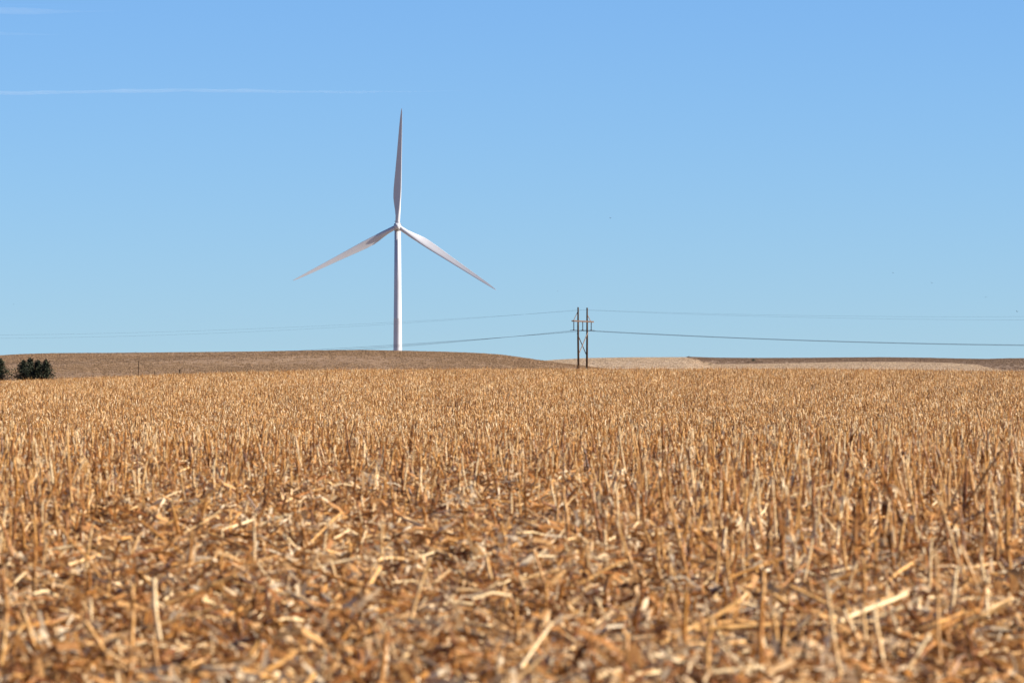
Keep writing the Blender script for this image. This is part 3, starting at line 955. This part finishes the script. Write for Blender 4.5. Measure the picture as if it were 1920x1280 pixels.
# chopped leaves, husks and stalk bits lying over the soil
def litter(seed, npc, rad, hmax):
    r = random.Random(seed)
    st, lf = MB(), MB()
    for k in range(npc):
        rr_ = rad * math.sqrt(r.random()); a = r.uniform(0, 6.28)
        c = Vector((math.cos(a) * rr_, math.sin(a) * rr_, .004 + hmax * r.random() ** 1.8))
        t = r.uniform(0, 6.28); e = r.gauss(0, .28) if r.random() < .75 else r.gauss(0, .75)
        d = Vector((math.cos(t) * math.cos(e), math.sin(t) * math.cos(e), math.sin(e)))
        k_ = r.random()
        dk = r.random()
        sh = r.gauss(.20, .08) if dk < .41 else r.gauss(.48, .12) if dk < .71 else r.gauss(.84, .12)
        if k_ < .16:       # stalk bit
            L = r.uniform(.05, .30); rd = r.uniform(.004, .0085)
            q = Vector((r.gauss(0, .008), r.gauss(0, .008), r.gauss(0, .008)))
            st.tube([c - d * L / 2, c + q, c + d * L / 2], [rd, rd * 1.1, rd * .9], 5, min(1, max(0, sh + .08)))
        else:
            if k_ < .44: L, w = r.uniform(.08, .28), r.uniform(.004, .012)
            elif k_ < .84: L, w = r.uniform(.02, .085), r.uniform(.006, .017)
            elif k_ < .965: L, w, sh = r.uniform(.035, .11), r.uniform(.012, .026), r.gauss(.80, .16)
            else: L, w, sh = r.uniform(.14, .32), r.uniform(.022, .042), r.gauss(.70, .18)
            s_ = d.orthogonal().normalized()
            s_.rotate(Matrix.Rotation(r.uniform(0, 6.28), 3, d))
            bow = d.cross(s_) * L * r.gauss(0, .3 if k_ > .965 else .2)
            lf.strip([c - d * L / 2, c - d * L / 6 + bow, c + d * L / 6 + bow * r.uniform(.3, 1.2), c + d * L / 2], [w * .6, w, w * .9, w * .3], s_, min(1, max(0, sh)), r.gauss(0, .25))
    return joined(st, lf, 'chopped_residue')
lit = [litter(i + 50, 175, .42, .11) for i in range(12)]
g = np.random.default_rng(17)
area = 0
Ys = np.sqrt(g.uniform(19 ** 2, 112 ** 2, 15500))
Xs = g.uniform(-1, 1, len(Ys)) * (.112 * Ys + 2.2)
kp = (g.random(len(Ys)) < np.where(blotch(Xs, Ys * .6, 2.3) < .36, .30, 1.0)) | (Ys > 80)
Xs, Ys = Xs[kp], Ys[kp]
n = len(Ys)
o = scatter('corn_residue', np.stack([Xs, Ys, field_z(Xs, Ys)], -1), np.stack([g.normal(0, .05, n), g.normal(0, .05, n), g.uniform(0, 6.28, n)], -1),
            np.stack([np.ones(n), np.ones(n), g.uniform(.6, 1.3, n)], -1), g.integers(0, 12, n), lit)
tag(o, 'matted layer of chopped corn leaves, husks and stalk bits', 'crop residue')
litf = [litter(i + 90, 26, .6, .10) for i in range(6)]
Ys = np.sqrt(g.uniform(150 ** 2, 620 ** 2, 42000))
Xs = g.uniform(-1, 1, len(Ys)) * (.104 * Ys + 3)
n = len(Ys)
o = scatter('far_corn_residue', np.stack([Xs, Ys, field_z(Xs, Ys)], -1), np.stack([np.zeros(n), np.zeros(n), g.uniform(0, 6.28, n)], -1),
            np.ones((n, 3)) * 1.3, g.integers(0, 6, n), litf)
tag(o, 'pale leaf litter between the stalks of the far slope', 'crop residue')

# long broken stalks lying or propped in the foreground: each a thing of its own
def fallen(pa, pb, rad, shade, label, seed, kink=.02):
    """pa, pb: ends in world metres"""
    r = random.Random(seed)
    pa, pb = Vector(pa), Vector(pb)
    c = (pa + pb) / 2
    L = (pb - pa).length
    ax = (pb - pa).normalized()
    nseg_ = max(2, int(L / .13))
    pts, rd, sh = [], [], []
    for k in range(nseg_ + 1):
        t = k / nseg_
        q = pa.lerp(pb, t) - c + Vector((r.gauss(0, kink), r.gauss(0, kink), r.gauss(0, kink * .6))) * L * (0 if k in (0, nseg_) else .6)
        for dt, f in ((-.012, .95), (0, 1.22), (.012, .95)):
            if (k == 0 and dt < 0) or (k == nseg_ and dt > 0): continue
            pts.append(q + ax * dt); rd.append(rad * f * (1 - .15 * t))
            sh += [shade + r.uniform(-.05, .05)] * 7
    b = MB()
    b.tube(pts, rd, 7, sh)
    o = b.build('fallen_stalk', M_stalk, None, True)
    o.location = c
    for k in range(r.randint(0, 2)):
        l = MB()
        q = pts[r.randrange(1, len(pts) - 1)]
        a = r.uniform(0, 6.28); d = Vector((math.cos(a), math.sin(a), r.uniform(-.2, .6))).normalized()
        LL = r.uniform(.06, .16); w = r.uniform(.015, .03)
        l.strip([q, q + d * LL * .4 + Vector((0, 0, .015)), q + d * LL], [w * .7, w, w * .2], d.orthogonal(), r.uniform(.5, .9))
        l.build('dry_leaf', M_leaf, o)
    return tag(o, label, 'fallen stalk', 'broken stalks lying in the foreground')
def gp(x, y, dz=0.0):
    """ground point that shows at photograph pixel x, y (near field), lifted by dz"""
    d = 1.36 * F / (y - EYE)
    for _ in range(4):
        d = -float(field_z((x - 960) / F * d, d)) * F / (y - EYE)
    p = at(x, y, d)
    p.z += dz
    return p
def two(xa, ya, ha, xb, yb, hb, dd=0.0):
    """ends seen at (xa, ya) and (xb, yb), standing ha / hb metres above the ground there"""
    ha, hb = ha + .09, hb + .09
    x0, y0, h0 = (xa, ya, ha) if ya > yb else (xb, yb, hb)
    d = 1.36 * F / (y0 - EYE)
    for _ in range(6):
        d = (-float(field_z((x0 - 960) / F * d, d)) - h0) * F / (y0 - EYE)
    back = .12 if abs(ya - yb) < 40 else .05
    return (at(xa, ya, d), at(xb, yb, d + back)) if ya > yb else (at(xa, ya, d + back), at(xb, yb, d))
marked = [
    ((180, 1043, .05, 278, 1060, .06), .012, .95, 'bright straw-coloured stalk piece lying level at the far left'),
    ((105, 975, .28, 190, 1085, .05), .010, .62, 'tan stalk slanting down to the right from a bent top, far left'),
    ((262, 975, .20, 352, 1045, .06), .012, .60, 'brown broken stalk slanting to the right, left of centre'),
    ((288, 1085, .22, 300, 1200, .04), .014, .85, 'pale upright broken stalk left of centre in the bare strip'),
    ((520, 1088, .05, 640, 1078, .07), .011, .9, 'straight pale straw lying level left of the middle'),
    ((732, 1118, .04, 842, 1122, .05), .010, .75, 'tan straw lying level below the turbine'),
    ((1072, 1013, .06, 1150, 1024, .05), .010, .9, 'pale straw lying level below the power poles'),
    ((1365, 1072, .04, 1440, 1018, .12), .013, .62, 'brown stalk slanting up to the right, right of centre'),
    ((1368, 1082, .04, 1470, 1045, .08), .013, .55, 'second brown stalk lying beside the slanting one, right of centre'),
    ((1480, 1098, .07, 1582, 1148, .04), .013, .85, 'straw-coloured stalk slanting down to the right with pale end'),
    ((1300, 1180, .04, 1490, 1168, .05), .017, .82, 'long golden stalk lying level in the bare strip at right'),
    ((1790, 1176, .05, 1895, 1130, .12), .015, .85, 'pale crooked stalk rising to the right near the right edge'),
    ((1700, 1255, .03, 1742, 1188, .12), .012, .9, 'pale straw leaning right near the bottom right'),
    ((1480, 930, .2, 1558, 908, .24), .008, .9, 'thin pale straw caught across standing stalks at right'),
    ((1425, 1290, .0, 1428, 1125, .42), .016, .42, 'thick upright brown stalk close to the camera, bottom right of centre'),
    ((712, 1290, .0, 724, 1185, .28), .015, .52, 'upright tan stalk stub close to the camera, bottom left of centre'),
    ((770, 1160, .02, 806, 1045, .32), .011, .72, 'slender tan stalk leaning right in the middle of the bare strip'),
    ((1000, 1030, .30, 1030, 1120, .02), .012, .68, 'kinked pale stalk standing below the power poles'),
    ((10, 1205, .03, 62, 1150, .10), .012, .85, 'straw leaning right at the bottom left corner'),
    ((160, 1165, .1, 208, 1240, .02), .012, .8, 'tan stalk lying away to the right, bottom left'),
    ((380, 1252, .03, 450, 1256, .05), .013, .95, 'bright short straw near the bottom, left of centre'),
    ((455, 1250, .03, 485, 1200, .14), .012, .8, 'straw leaning right beside the bright short one, bottom left'),
    ((490, 1290, .02, 520, 1262, .06), .016, .9, 'thick pale stalk end at the bottom edge, left of centre'),
]
for k, (q, rad, sh, lb) in enumerate(marked):
    a, b_ = two(*q)
    fallen(a, b_, rad * .78, sh, lb, 400 + k)
g = np.random.default_rng(77)
fall_lab = {}
for k in range(130):
    Yk = float(np.sqrt(g.uniform(23 ** 2, 46 ** 2)))
    xk = float(g.uniform(-.092, .092) * Yk)
    L = float(g.uniform(.18, .62))
    a = float(g.uniform(0, math.pi)); el = float(abs(g.normal(0, .22)))
    d = Vector((math.cos(a) * math.cos(el), math.sin(a) * math.cos(el), math.sin(el)))
    p0 = Vector((xk, Yk, float(field_z(xk, Yk)) + .07 + .07 * float(g.random())))
    shd = float(np.clip(g.normal(.74, .16), .3, 1))
    lb = '%s %s stalk piece %s in the %s %s' % ('long' if L > .45 else 'mid-length' if L > .3 else 'short', 'pale' if shd > .75 else 'tan' if shd > .5 else 'brown',
        'lying flat' if el < .12 else 'tilted up' if el < .35 else 'propped steeply', 'bare strip' if Yk < 33 else 'front rows' if Yk < 40 else 'rows behind', place(960 + xk / Yk * F))
    o = fallen(p0, p0 + d * L, float(g.uniform(.007, .0125)), shd, lb, 900 + k)
    fall_lab.setdefault(lb, []).append((xk / Yk, o))
for key, ls in fall_lab.items():
    ls.sort(key=lambda q: q[0])
    for k, (_, o) in enumerate(ls):
        if len(ls) > 1: o['label'] = '%s %s' % (ORD[min(k, 23)], key)
